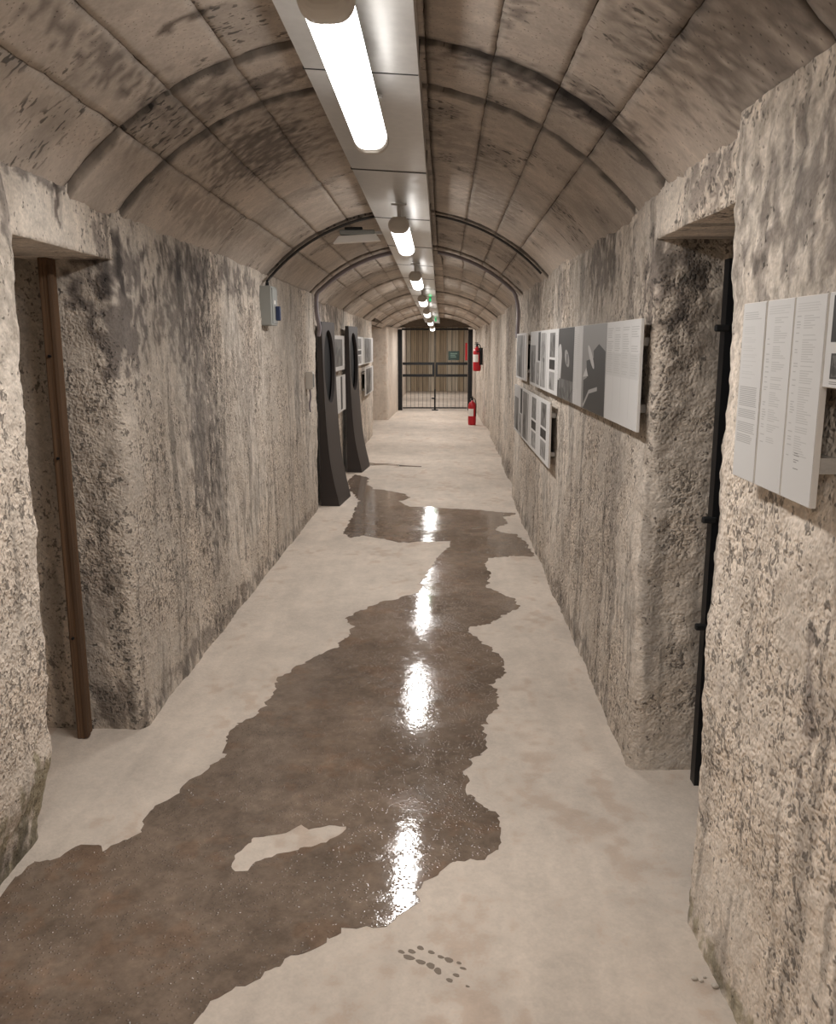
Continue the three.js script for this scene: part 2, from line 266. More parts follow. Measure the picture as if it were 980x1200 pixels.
// ------------------------------------------------------------------ rear and end walls
{
  const b = structure('wall_rear', 'concrete wall closing the corridor', 'wall');
  mesh('rear_face', box(3.2, 2.9, .2, -.3, 1.45, 4.7), M.mortar, b);
}
const endWall = structure('wall_end', 'far end wall of upright planks beyond the gate', 'wall');
{
  const Z = -30;
  mesh('backing', box(2.9, 2.6, .2, -.1, 1.3, Z - .16), M.mortar, endWall);
  const R = seeded(77);
  for (let i = 0; i < 11; i++) { const x = -1.12 + i * .205; mesh(i ? `plank_${String(i).padStart(3, '0')}` : 'plank', rbox(.196, 2.2, .03, .006, x, 1.1, Z - .035 + R() * .012), M.plank[Math.floor(R() * 3)], endWall); }
  mesh('gate_lintel', box(2.6, .5, .25, -.1, 2.28, -21.6), M.mortar, endWall);
  mesh('passage_side', box(.2, 2.5, 8.8, -1.25, 1.25, -25.8), M.plaster, endWall); mesh('passage_side', box(.2, 2.5, 8.8, 1.02, 1.25, -25.8), M.plaster, endWall);
  mesh('passage_ceiling', box(2.5, .2, 8.8, -.1, 2.5, -25.8), M.mortar, endWall);
}

// ------------------------------------------------------------------ vault of cast panels with open joints
const ceiling = structure('ceiling', 'low concrete barrel vault cast in panels', 'ceiling');
{
  const cuts = [-4.6, -2.9, -1.2, .3, 1.75, 3.05, 3.5, 4.95, 6.35, 6.52, 8.3, 8.55, 9.7, 11.2, 12.5, 13.9, 15.3, 16.8, 18.3, 19.8, 21.6], strips = [-1.03, -.80, -.63, -.42, -.20, .20, .42, .63, .80, 1.03];
  mesh('backing_shell', patch((u, v) => { const d = lerp(-4.8, 22.4, v), p = vaultPoint(lerp(-1.06, 1.06, u), d, .035); return [...p, u * .8, d / 3]; }, 36, 150), M.mortar, ceiling);
  const tint = marks([[-.76, 2.53, 2.66, .09, .2, .035, 1, .05, [.30, .28, .27]], [-.95, 2.4, 2.6, .07, .1, .7, .8, .03, MOULD], [-.8, 2.45, 4.0, .3, .2, .5, .8, .025, MOULD], [-.55, 2.55, 3.3, .5, .2, .10, .8, .03, MOULD], [.45, 2.5, 3.08, .5, .3, .07, .9, .03, MOULD], [.2, 2.5, 1.9, .06, .2, 1.2, .8, .025, MOULD], [.6, 2.35, 1.6, .25, .3, 1.2, .7, .025, DAMP], [-.9, 2.42, 3.2, .3, .2, .35, .55, .05, DAMP], [-.75, 2.5, 4.1, .35, .2, .5, .6, .05, DAMP], [.2, 2.55, 3.1, .5, .2, .12, .7, .05, MOULD], [.55, 2.4, 3.0, .3, .2, .14, .8, .04, MOULD],
    [.1, 2.5, 4.2, .2, .2, .6, .5, .06, DAMP], [.6, 2.35, 1.9, .4, .3, .6, .6, .04, DAMP], [.3, 2.5, 5.4, .3, .2, .5, .45, .04, DAMP], [-1.1, 2.25, 4.4, .2, .1, .8, .6, .04, DAMP], [-.5, 2.5, 3.5, .4, .2, .2, .5, .04, DAMP]]);
  const R = seeded(5), wide = new Set([3.05, 3.5, 6.35, 8.3, 9.7, 13.9, 16.8, 19.8]), step = [.01, .01, .014, .006, .012, .02, .009, 0, .014, .003, .018, .006, 0, .014, .004, .012, .002, .014, .004, .012, 0]; let k = 0;
  for (let j = 1; j < cuts.length; j++) for (let i = 1; i < strips.length; i++) {
    const d0 = cuts[j - 1] + (wide.has(cuts[j - 1]) ? .009 : .005), d1 = cuts[j] - (wide.has(cuts[j]) ? .009 : .005), s0 = strips[i - 1] + .0012, s1 = strips[i] - .0012, sunk = R() * .004 + step[j], off = R(), near = d1 > 0 && d0 < 9;
    const st = near ? .022 : .09, nu = Math.max(3, Math.round((s1 - s0) / st)), nv = Math.max(3, Math.round((d1 - d0) / st)), shade = .95 + .1 * R();
    // the grid runs past the edges: its outermost ring folds up into the joint
    const g = patch((u, v) => {
      const cu = clamp((u * (nu + 2) - 1) / nu), cv = clamp((v * (nv + 2) - 1) / nv), rim = u === 0 || u === 1 || v === 0 || v === 1;
      const s = lerp(s0, s1, cu), d = lerp(d0, d1, cv), p = vaultPoint(s, d), bev = cv === 0 || cv === 1 ? .006 : cu === 0 || cu === 1 ? .0015 : 0;
      const js = cu === 0 || cu === 1 ? .004 * n3(d * 9, i * 3.1, 0) + .002 * n3(d * 45, i, 2) : 0, jd = cv === 0 || cv === 1 ? .012 * n3(s * 7, j * 2.7, 5) + .007 * n3(s * 40, j, 3) : 0;
      const q = vaultPoint(s + js, d + jd, sunk + bev + (rim ? .045 : 0) + .004 * n3(p[0] * 5, p[2] * 5, 1) + .0035 * fbm3(p[0] * 22, p[1] * 22, p[2] * 22, 2));
      return [...q, s * 1.0 / 3 + off, d / 3 + off * .7];
    }, nu + 2, nv + 2, null, (p, u, v) => {
      const a = u * (nu + 2), b = v * (nv + 2), e = Math.min(b < 2.5 ? b + (wide.has(cuts[j - 1]) ? -.2 : .7) : 9, nv + 2 - b < 2.5 ? nv + 2 - b + (wide.has(cuts[j]) ? -.2 : .7) : 9, Math.min(a, nu + 2 - a) + 1.75);
      const grime = sstep(2.6, .6, e + 1.5 * fbm3(p[0] * 14, p[1] * 14, p[2] * 14, 2)) * .62;          // black dirt caught along the open joints
      return tint(p).map((c) => c * shade * (1 - grime));
    });
    mesh(k ? `panel_${String(k).padStart(3, '0')}` : 'panel', g, M.vault, ceiling); k++;
  }
}

// ------------------------------------------------------------------ water on the floor
function outline(pixels, seed, rough = .03) {                       // pixel outline on the floor -> ragged shape in [x, depth]
  const P = pixels.map(([x, y]) => onFloor(x, y)), R = seeded(seed), out = [];
  P.forEach((a, i) => { const b = P[(i + 1) % P.length], L = Math.hypot(b[0] - a[0], b[1] - a[1]), n = Math.max(2, Math.min(24, Math.round(L / .018))); for (let k = 0; k < n; k++) { const t = k / n, e = Math.min(rough, L * .2); out.push(new THREE.Vector2(lerp(a[0], b[0], t) + e * (fbm3(lerp(a[0], b[0], t) * 11, lerp(a[1], b[1], t) * 11, seed, 4) + (R() - .5) * .55), lerp(a[1], b[1], t) + e * (fbm3(lerp(a[0], b[0], t) * 11, lerp(a[1], b[1], t) * 11, seed + 4, 4) + (R() - .5) * .55))); } });
  return out;
}
function film(shape, y0, t) {
  const g = new THREE.ExtrudeGeometry(shape, { depth: t, bevelEnabled: false, curveSegments: 1 }); g.rotateX(-Math.PI / 2); g.translate(0, y0, 0);   // shape y becomes -z
  const p = g.attributes.position, uv = g.attributes.uv; for (let i = 0; i < p.count; i++) uv.setXY(i, p.getX(i) / 2, p.getZ(i) / 2); return g;
}
{
  const edge = [[40, 1008], [75, 1004], [95, 991], [112, 990], [122, 998], [150, 985], [165, 975], [170, 955], [185, 942], [210, 930], [225, 912], [245, 900], [265, 885], [268, 862], [278, 850], [305, 835], [320, 815], [325, 795], [345, 785], [372, 770], [395, 758], [408, 746], [415, 736], [404, 724], [425, 715], [451, 704], [470, 700], [490, 695], [496, 682], [508, 660], [524, 642], [529, 634], [510, 635], [469, 636], [451, 632], [428, 628], [411, 630], [402, 625], [409, 612], [415, 600], [421, 586], [410, 574], [408, 562], [416, 556], [433, 560], [430, 567], [440, 573], [460, 576], [474, 579], [480, 583], [468, 588], [480, 594], [496, 594], [530, 596], [559, 597.5], [585, 600], [606, 602], [590, 606], [594, 614], [580, 620], [588, 624], [606, 626], [618, 638], [627, 652], [600, 652], [573, 654], [568, 661], [575, 672], [573, 688], [586, 695], [598, 700], [611, 710], [591, 722], [573, 731], [550, 735], [548, 742], [573, 757], [591, 773], [593, 789], [577, 802], [586, 825], [579, 836], [568, 852], [570, 870], [550, 894], [544, 918], [560, 940], [582, 953], [588, 988], [570, 1003], [525, 1016], [500, 1032], [484, 1060], [456, 1079], [405, 1089], [373, 1111], [335, 1124], [329, 1133], [310, 1140], [304, 1149], [272, 1162], [247, 1174], [234, 1196], [190, 1290], [60, 1400], [-130, 1360], [-150, 1180], [-40, 1075]];
  const island = [[269, 1016], [278, 1000], [297, 981], [315, 979], [335, 976], [354, 967], [364, 971], [385, 967], [405, 969], [402, 978], [373, 991], [342, 997], [320, 1003], [297, 1013], [291, 1020], [275, 1022]];
  const ring = outline(edge, 3); for (const p of ring) if (p.y < 2.62) p.x = Math.max(p.x, -1.325 + .01 * n3(p.y * 9, 3, 1));   // stops at the foot of the wall
  const s = new THREE.Shape(ring); s.holes.push(new THREE.Path(outline(island, 9, .03)));
  const p = mesh(numbered('puddle'), film(s, .0004, .0011), M.wet, scene); p.userData = { label: 'long irregular puddle of brown water spread along the concrete floor', category: 'puddle' };
  const t = new THREE.Shape(outline([[428, 541], [440, 543], [455, 543], [470, 545], [494, 546.4], [494, 547.2], [470, 546.6], [452, 545], [436, 545.6], [428, 545]], 15, .003));
  const q = mesh(numbered('water_trickle'), film(t, .0004, .0008), M.wet, scene); q.userData = { label: 'thin dark trickle of water running out from the foot of a curved stand', category: 'puddle' };
  const f = thing('wet_footprint', 'wet shoe print of small dark tread marks on the dry floor', 'footprint');
  [[470.5, 1115.5, 4, 2], [482.5, 1115, 4.5, 2.4], [479, 1122, 7, 2.8], [493, 1127.5, 6, 2.6], [505, 1132, 5, 3.6], [513.5, 1138, 4.4, 4], [493, 1111, 4, 2.4], [505.5, 1116, 4, 2], [516.5, 1121.5, 4, 1.8], [526, 1125.2, 5.2, 3], [527, 1149, 4, 2.4], [535, 1143, 4, 2], [543, 1135, 4, 1.4], [538, 1128.5, 3, 1.6], [548, 1156, 2.6, 1.2]].forEach(([x, y, a, b], i) => {
    const pts = []; for (let k = 0; k < 10; k++) { const w = k / 10 * 6.283; pts.push([x + Math.cos(w) * a * (1 + .15 * Math.sin(3 * w + i)), y + Math.sin(w) * b + Math.cos(w) * a * .22]); }
    mesh('tread_mark', film(new THREE.Shape(pts.map(([u, v]) => new THREE.Vector2(...onFloor(u, v)))), .0003, .0006), M.damp, f);
  });
  [[814, 1148, .007], [822, 1150, .005], [838, 1157, .008], [826, 1146, .004]].forEach(([x, y, r], i) => {
    const [X, d] = onFloor(x, y), g = new THREE.DodecahedronGeometry(r, 1), a = g.attributes.position; for (let k = 0; k < a.count; k++) { const e = 1 + .25 * n3(a.getX(k) * 150, a.getY(k) * 150, a.getZ(k) * 150 + i); a.setXYZ(k, a.getX(k) * e * 1.2, a.getY(k) * e * .7, a.getZ(k) * e); } g.computeVertexNormals();
    const m = mesh(numbered('pebble'), g, M.stone, scene); m.position.set(X, r * .62, -d); m.userData = { label: 'tiny loose pebble on the floor at the foot of the rough pitted wall', category: 'stone', group: 'loose pebbles by the wall' };
  });
}

// ------------------------------------------------------------------ ventilation duct and lamps
const DUCT = [[-5, .93], [2, .835], [8, .755], [14, .665], [18, .575], [21.5, .47]];
const ductY = (d) => EYE + curveAt(DUCT, d);
{
  const duct = thing('ventilation_duct', 'long flat galvanised sheet metal duct under the crown of the vault', 'duct');
  const joints = []; for (let d = -4.4; d < 21.3; d += 1.45) joints.push(d); joints.push(21.3);
  const shift = (d) => curveAt([[-5, 0], [14, 0], [21.3, .06]], d), xl = -.425, xr = -.07, th = .10;
  for (let i = 1; i < joints.length; i++) {
    const open = (k) => (k % 2 === 0 || k > 5 ? .010 : .003), a = joints[i - 1] + open(i - 1), b = joints[i] - open(i), P = [], I = [];
    for (const d of [a, b]) { const y = ductY(d), o = shift(d); P.push([xl + o, y + .011, -d], [xr + o, y - .011, -d], [xr + o, y - .011 + th, -d], [xl + o, y + .011 + th, -d]); }
    const pos = [], uv = [], quad = (q, w, h) => { const [p0, p1, p2, p3] = q.map((n) => P[n]); for (const p of [p0, p1, p2, p0, p2, p3]) pos.push(...p); uv.push(0, i, w, i, w, i + h, 0, i, w, i + h, 0, i + h); };
    quad([0, 1, 5, 4], .36, 1.45); quad([1, 2, 6, 5], .1, 1.45); quad([2, 3, 7, 6], .36, 1.45); quad([3, 0, 4, 7], .1, 1.45); quad([0, 3, 2, 1], .3, .1); quad([4, 5, 6, 7], .3, .1);
    const g = new THREE.BufferGeometry(); g.setAttribute('position', new THREE.Float32BufferAttribute(pos, 3)); g.setAttribute('uv', new THREE.Float32BufferAttribute(uv, 2)); g.computeVertexNormals();
    mesh('duct_section', g, M.zinc, duct);
    if (i > 1) { const w = open(i - 1), f = mesh('joint_gasket', new RoundedBoxGeometry(.359, .104, w * 2, 1, .001), M.cable, duct); f.position.set((xl + xr) / 2 + shift(a), ductY(a) + th / 2, -joints[i - 1]); f.rotation.z = -Math.atan(.022 / .355); }   // dark rubber seal between two sections
  }
}
function stadium(w, h, n = 6) { const s = new THREE.Shape(), r = h / 2; s.moveTo(-w / 2 + r, -r); s.lineTo(w / 2 - r, -r); s.absarc(w / 2 - r, 0, r, -Math.PI / 2, Math.PI / 2); s.lineTo(-w / 2 + r, r); s.absarc(-w / 2 + r, 0, r, Math.PI / 2, Math.PI * 1.5); return s; }
const tubeGeo = (() => { const g = new THREE.ExtrudeGeometry(stadium(.112, .08), { depth: 1.12, bevelEnabled: true, bevelThickness: .03, bevelSize: .012, bevelOffset: -.012, bevelSegments: 4, curveSegments: 8 }); return g.translate(0, 0, -1.15 + .03); })();   // runs from 0 to -1.18
const capGeo = new THREE.ExtrudeGeometry(stadium(.122, .09), { depth: .02, bevelEnabled: true, bevelThickness: .026, bevelSize: .03, bevelOffset: -.03, bevelSegments: 5, curveSegments: 8 }).translate(0, 0, -.01);
const LAMPS = [-.95, 1.96, 5.12, 8.35, 11.5, 14.6, 17.5, 19.95, 23.2, 26.8];  // last two are unseen, added to light the floor past the gate
const lampLabels = ['long white tube lamp under the duct, farthest from the gate', 'glowing tube lamp under the duct between the two facing doorways', 'glowing tube lamp under the duct beside the white wedge emergency lamp', 'glowing tube lamp under the duct, fifth from the gate', 'glowing tube lamp under the duct with the small green sign just past it', 'glowing tube lamp under the duct, third from the gate', 'glowing tube lamp under the duct, second from the gate', 'glowing tube lamp under the duct next to the gate', 'unseen tube lamp added on the flat ceiling just beyond the gate', 'unseen tube lamp added on the flat ceiling beyond the gate, nearer the planks'];
LAMPS.forEach((d0, i) => {
  const dm = d0 + .59, x = -.243 + curveAt([[-5, 0], [14, .005], [21, .06]], dm), beyond = i > 7, y = beyond ? 2.28 : ductY(dm) - (i > 5 ? .14 : .125), slope = beyond ? 0 : (ductY(d0) - ductY(d0 + 1.18)) / 1.18;
  const t = thing('tube_lamp', lampLabels[i], 'lamp', [x, y, -d0], 'tube lamps along the duct');
  t.rotation.x = -slope;
  mesh('light_tube', tubeGeo, M.tube, t);
  mesh('back_tray', rbox(.085, .03, 1.17, .008, 0, .034, -.58), M.greyPlastic, t);
  mesh('end_cap', capGeo, M.greyPlastic, t).position.z = .018; mesh('end_cap', capGeo, M.greyPlastic, t).position.z = -1.17;
  for (const z of [-.02, -1.1]) { mesh('hanger', join([box(.022, .1, .014, 0, .075, z), rbox(.09, .012, .03, .004, 0, .118, z)]), M.zinc, t); }
  const L = new THREE.RectAreaLight(LAMP_COLOR, LAMP_NITS, .11, 1.14); L.position.set(0, -.042, -.57); L.rotation.x = -Math.PI / 2; L.name = 'lamp_light'; t.add(L);
});

// ------------------------------------------------------------------ display boards
function canvas(w, h, paint) { const c = document.createElement('canvas'); c.width = w; c.height = h; const g = c.getContext('2d'); paint(g, w, h); const t = new THREE.CanvasTexture(c); t.colorSpace = THREE.SRGBColorSpace; t.magFilter = THREE.LinearFilter; t.anisotropy = 8; return t; }
const tone = (v, a = 1) => `rgba(${v},${v - 2},${v - 5},${a})`;
function page(g, w, h, v = 204) { g.fillStyle = tone(v); g.fillRect(0, 0, w, h); }
function lines(g, x, y, w, h, gap, ink, seed, ragged = .3, skip = 0) { const R = seeded(seed); g.fillStyle = tone(ink); for (let q = y; q < y + h; q += gap) { if (R() < skip) continue; g.fillRect(x, q, w * (1 - ragged * R()), Math.max(1, gap * .32)); } }
function picture(g, x, y, w, h, seed, base = 95) {                   // a grey, indistinct photograph
  const R = seeded(seed); g.save(); g.beginPath(); g.rect(x, y, w, h); g.clip(); g.fillStyle = tone(base + 25); g.fillRect(x, y, w, h);
  for (let i = 0; i < 26; i++) { const v = Math.round(clamp(base + (R() - .5) * 130, 22, 210)); g.fillStyle = tone(v, .45); g.beginPath(); g.ellipse(x + R() * w, y + h * (.25 + R() * .75), w * (.05 + .2 * R()), h * (.05 + .22 * R()), R() * 3, 0, 7); g.fill(); } g.restore();
}
const A = {
  table(g, w, h) { page(g, w, h, 206); for (let c = 0; c < 4; c++) { const x = w * (.04 + c * .245); lines(g, x, h * .06, w * .2, h * .46, h * .022, 172, 60 + c, .35, .1); if (c % 2) lines(g, x, h * .3, w * .2, h * .02, h * .02, 225, 3); g.fillStyle = tone(182); g.fillRect(x - w * .02, h * .04, 2, h * .88); } g.fillStyle = tone(188, .5); g.fillRect(0, h * .3, w, h * .24); },
  large(g, w, h) { g.fillStyle = tone(146); g.fillRect(0, 0, w, h); g.fillStyle = tone(52); g.beginPath(); g.moveTo(w * .1, h); g.lineTo(w * .08, h * .66); g.lineTo(w * .24, h * .62); g.lineTo(w * .2, h * .42); g.lineTo(w * .52, h * .38); g.lineTo(w * .5, h * .3); g.lineTo(w * .72, h * .22); g.lineTo(w * .98, h * .3); g.lineTo(w, h); g.fill(); g.fillStyle = tone(198); g.beginPath(); g.moveTo(w * .05, h * .62); g.lineTo(w * .2, h * .5); g.lineTo(w * .3, h * .6); g.fill(); g.beginPath(); g.ellipse(w * .4, h * .37, w * .17, h * .06, .5, 0, 7); g.fill(); g.strokeStyle = tone(170); g.lineWidth = w * .03; g.beginPath(); g.moveTo(w * .1, h * .97); g.lineTo(w * .35, h * .78); g.lineTo(w * .7, h * .72); g.stroke(); },
  column(g, w, h) { page(g, w, h, 205); g.fillStyle = tone(178); g.fillRect(w * .3, 0, 2, h); g.fillRect(w * .62, 0, 2, h); lines(g, w * .06, h * .06, w * .2, h * .8, h * .025, 184, 5); lines(g, w * .38, h * .1, w * .2, h * .7, h * .025, 188, 6); },
  scene(g, w, h) { g.fillStyle = tone(58); g.fillRect(0, 0, w, h); g.fillStyle = tone(186); g.beginPath(); g.moveTo(0, h * .28); g.quadraticCurveTo(w * .2, h * .12, w * .26, h * .4); g.lineTo(w * .2, h * .75); g.lineTo(0, h * .75); g.fill(); picture(g, w * .1, h * .72, w * .9, h * .28, 17, 82); g.fillStyle = tone(150); g.beginPath(); g.ellipse(w * .6, h * .42, w * .16, h * .1, .3, 0, 7); g.fill(); g.fillStyle = tone(60); g.fillRect(w * .58, h * .36, w * .06, h * .14); },
  strip(seed) { return (g, w, h) => { page(g, w, h, 208); picture(g, w * .22, h * .05, w * .5, h * .38, seed, 92); g.fillStyle = tone(26); g.fillRect(w * .2, h * .47, w * .52, h * .15); picture(g, w * .22, h * .66, w * .5, h * .28, seed + 1, 120); lines(g, w * .8, h * .1, w * .12, h * .8, h * .03, 180, seed); }; },
  pale(seed, v) { return (g, w, h) => { page(g, w, h, 200); picture(g, w * .06, h * .04, w * .6, h * .92, seed, v); g.fillStyle = tone(v + 30); g.fillRect(w * .7, h * .05, w * .1, h * .9); }; },
  split(seed) { return (g, w, h) => { page(g, w, h, 176); picture(g, w * .05, h * .25, w * .5, h * .7, seed, 84); g.fillStyle = tone(20); g.fillRect(w * .78, h * .02, w * .2, h * .5); picture(g, w * .62, h * .55, w * .3, h * .4, seed + 2, 110); }; },
  list(seed, style) { return (g, w, h) => { page(g, w, h, 203); if (style === 0) { lines(g, w * .08, h * .05, w * .8, h * .04, h * .012, 172, seed); lines(g, w * .1, h * .13, w * .7, h * .3, h * .012, 190, seed + 1, .6, .25); lines(g, w * .07, h * .47, w * .82, h * .11, h * .0105, 140, seed + 2, .08); lines(g, w * .07, h * .60, w * .82, h * .05, h * .0105, 146, seed + 3, .08); lines(g, w * .07, h * .675, w * .82, h * .055, h * .0105, 150, seed + 4, .1); lines(g, w * .07, h * .745, w * .8, h * .05, h * .0105, 148, seed + 5, .2); }
    else { lines(g, w * .08, h * .03, w * .82, h * .04, h * .012, 186, seed, .3); lines(g, w * .08, h * .09, w * .16, h * .7, h * .0135, 168, seed + 1, .5, .5); lines(g, w * .32, h * .09, w * .5, h * .68, h * .0115, 176, seed + 2, .6, .2); if (style === 2) lines(g, w * .36, h * .76, w * .2, h * .08, h * .011, 110, seed + 3, .5, .2); } }; },
  portrait(g, w, h) { page(g, w, h, 204); g.fillStyle = tone(34); g.fillRect(w * .07, h * .03, w * .86, h * .49); picture(g, w * .3, h * .08, w * .5, h * .4, 23, 90); g.fillStyle = tone(46); g.fillRect(w * .1, h * .64, w * .24, h * .27); picture(g, w * .12, h * .66, w * .2, h * .23, 29, 70); lines(g, w * .4, h * .62, w * .5, h * .3, h * .03, 150, 7, .2); lines(g, w * .1, h * .94, w * .2, h * .03, h * .02, 90, 8); },
  frame(seed) { return (g, w, h) => { page(g, w, h, 205); picture(g, w * .2, h * .1, w * .62, h * .78, seed, 74); }; },
  bar(seed) { return (g, w, h) => { page(g, w, h, 208); g.fillStyle = tone(40); g.fillRect(w * .55, h * .02, w * .16, h * .92); lines(g, w * .1, h * .1, w * .35, h * .8, h * .04, 180, seed); }; },
};
// side +1: right wall (faces -x), -1: left wall. d0 nearer end, d1 farther end
function board(side, x, d0, d1, h0, h1, paint, label, group, pxPerM = 620, gap = .025) {
  const w = d1 - d0, h = h1 - h0, t = thing('display_board', label, 'board', [x, (h0 + h1) / 2, -(d0 + d1) / 2], group);
  t.rotation.y = -side * Math.PI / 2;                               // local +z faces the corridor, local +x runs to the viewer's right
  mesh('panel', rbox(w, h, .012, .0015), M.board, t);
  const tex = canvas(Math.max(48, Math.min(640, Math.round(w * pxPerM))), Math.max(64, Math.min(720, Math.round(h * pxPerM))), paint);
  const m = std({ map: tex, roughness: .55 });
  mesh('print', box(w - .003, h - .003, .0012, 0, 0, .0064), m, t);
  for (const k of [-.3, .3]) mesh('mounting_rail', box(w * .8, .03, gap + .03, 0, h * k, -.006 - (gap + .03) / 2), M.zinc, t);
}
{
  const g1 = 'text boards on the near wall', X1 = .693, near = 1500;
  board(1, X1, 1.863, 1.998, 1.348, 1.737, A.list(40, 0), 'narrow white text board beside the doorway, dense paragraphs in its lower half', g1, near, .03);
  board(1, X1, 1.716, 1.855, 1.348, 1.737, A.list(50, 1), 'narrow white board of faint list text between two other text boards', g1, near, .03);
  board(1, X1, 1.573, 1.711, 1.348, 1.737, A.list(56, 2), 'narrow white list board beside the portrait board, short dark lines near its bottom', g1, near, .03);
  board(1, X1, 1.32, 1.565, 1.572, 1.738, A.portrait, 'small pale board with a dark portrait photo above a smaller photo', undefined, near, .03);
  const g2 = 'upper row of boards on the pitted wall', X2 = .722, u0 = 1.33, u1 = 1.736;
  const row = (X, list, h0, h1, side, grp) => list.forEach(([a, b, paint, label]) => board(side, X, a, b, h0, h1, paint, label, grp));
  row(X2, [[3.13, 3.755, A.table, 'wide white board with four columns of faint table text'], [3.758, 4.375, A.large, 'board filled by a large grey photograph with a jagged dark shape'], [4.378, 4.66, A.column, 'narrow pale text board between two large dark photographs'], [4.663, 5.27, A.scene, 'board with a very dark photograph and a pale figure at one side'], [5.273, 5.8, A.strip(61), 'white board with two small photos and a black square between, upper row'], [5.803, 6.2, A.pale(64, 120), 'pale board with a soft grey photograph, beside a black edged board'], [6.203, 6.9, A.split(66), 'grey board with a black block in its upper corner']], u0, u1, 1, g2);
  board(1, .735, 7.35, 8.3, u0, u1, A.pale(70, 104), 'board of faded grey pictures set apart at the far end of the upper row', g2);
  const l0 = .835, l1 = 1.265, g3 = 'lower row of boards on the pitted wall';
  row(X2 + .004, [[5.62, 6.25, A.strip(81), 'white lower row board with a black square, at the free end of the row'], [6.253, 6.86, A.strip(85), 'white lower row board with a black square, second from the free end'], [6.863, 7.5, A.pale(88, 92), 'lower row board filled with a grey photograph'], [7.503, 8.3, A.split(91), 'lower row board of small dark pictures next to the far pilaster']], l0, l1, 1, g3);
  const g4 = 'boards on the stained wall between and past the curved stands';
  board(-1, -1.195, 9.55, 10.75, u0, u1, A.frame(95), 'white board with one dark framed photo, between the two curved stands', g4);
  board(-1, -1.195, 9.65, 10.8, l0, l1, A.bar(97), 'white board with a black upright bar, below the framed photo board', g4);
  board(-1, -1.175, 11.9, 13.2, u0, u1, A.strip(99), 'white board with small black pictures just past the second curved stand', g4);
  board(-1, -1.17, 13.25, 15.0, u0, u1, A.pale(102, 84), 'grey photo board at the end of the wall, upper one', g4);
  board(-1, -1.17, 13.45, 15.0, l0, l1, A.pale(105, 76), 'grey photo board at the end of the wall, lower one', g4);
}

// ------------------------------------------------------------------ curved stands with an oval opening
const PROFILE = [[0, .205], [.1, .172], [.28, .135], [.47, .1], [.85, .07], [1.2, .056], [1.86, .045]];
function smoothProfile(h) { let s = 0; for (let k = -3; k <= 3; k++) s += curveAt(PROFILE, clamp(h + k * .04, 0, 1.86)); return s / 7; }
function curvedStand(pos, label) {
  const W = .58, H = 1.86, t = thing('curved_stand', label, 'stand', pos, 'curved stands against the stained wall'); t.rotation.y = -.09;
  const out = [[0, 0]]; for (let i = 0; i <= 30; i++) out.push([smoothProfile(H * i / 30), H * i / 30]); out.push([0, H]);
  const sg = new THREE.ExtrudeGeometry(new THREE.Shape(out.map((p) => new THREE.Vector2(...p))), { depth: .012, bevelEnabled: false });
  mesh('side_panel', sg, M.darkSheet, t); mesh('side_panel', sg.clone().translate(0, 0, -W), M.darkSheet, t);
  const off = .003, P = [], I = [], add = (rows, n) => { const b = P.length / 3; rows.forEach((r) => r.forEach((p) => P.push(...p))); for (let j = 0; j + 1 < rows.length; j++) for (let i = 0; i < n; i++) { const k = b + j * (n + 1) + i; I.push(k, k + 1, k + n + 1, k + 1, k + n + 2, k + n + 1); } };
  const pt = (z, h, o = off) => [smoothProfile(h) + o, h, z], split = .96, rows = [];
  for (let j = 0; j <= 24; j++) { const h = split * j / 24; rows.push([pt(.014, h), pt(-W / 2, h), pt(-W - .002, h)]); } add(rows, 2);
  const cz = -W / 2 + .006, ch = 1.41, ez = .245, eh = .37, N = 64, ring = (f, o) => { const r = []; for (let k = 0; k <= N; k++) { const w = k / N * Math.PI * 2, c = Math.cos(w), s = Math.sin(w), ex = cz + ez * c, ey = ch + eh * s; const tx = c ? (c > 0 ? (.014 - cz) / c : (-W - .002 - cz) / c) : 9, ty = s ? (s > 0 ? (H - ch) / s : (split - ch) / s) : 9, q = Math.min(tx, ty); r.push(pt(lerp(ex, cz + c * q, f), lerp(ey, ch + s * q, f), o)); } return r; };
  const rr = []; for (let j = 0; j <= 6; j++) rr.push(ring(j / 6, off)); add(rr, N);
  const g = new THREE.BufferGeometry(); g.setAttribute('position', new THREE.Float32BufferAttribute(P, 3)); g.setIndex(I); g.computeVertexNormals(); mesh('front_panel', g, M.darkSheet, t);
  P.length = 0; I.length = 0; add([ring(0, off), ring(0, -.03)], N); const q = new THREE.BufferGeometry(); q.setAttribute('position', new THREE.Float32BufferAttribute(P.slice(), 3)); q.setIndex(I.slice()); q.computeVertexNormals(); mesh('opening_rim', q, M.darkSheet, t);
  mesh('back_panel', box(.008, H - .02, W - .01, .005, H / 2, -W / 2), M.black, t);
}
curvedStand([-1.222, 0, -8.64], 'tall dark curved stand with an oval opening, at the edge of the big puddle');
curvedStand([-1.20, 0, -10.98], 'tall dark curved stand with an oval opening, with the thin trickle at its foot');

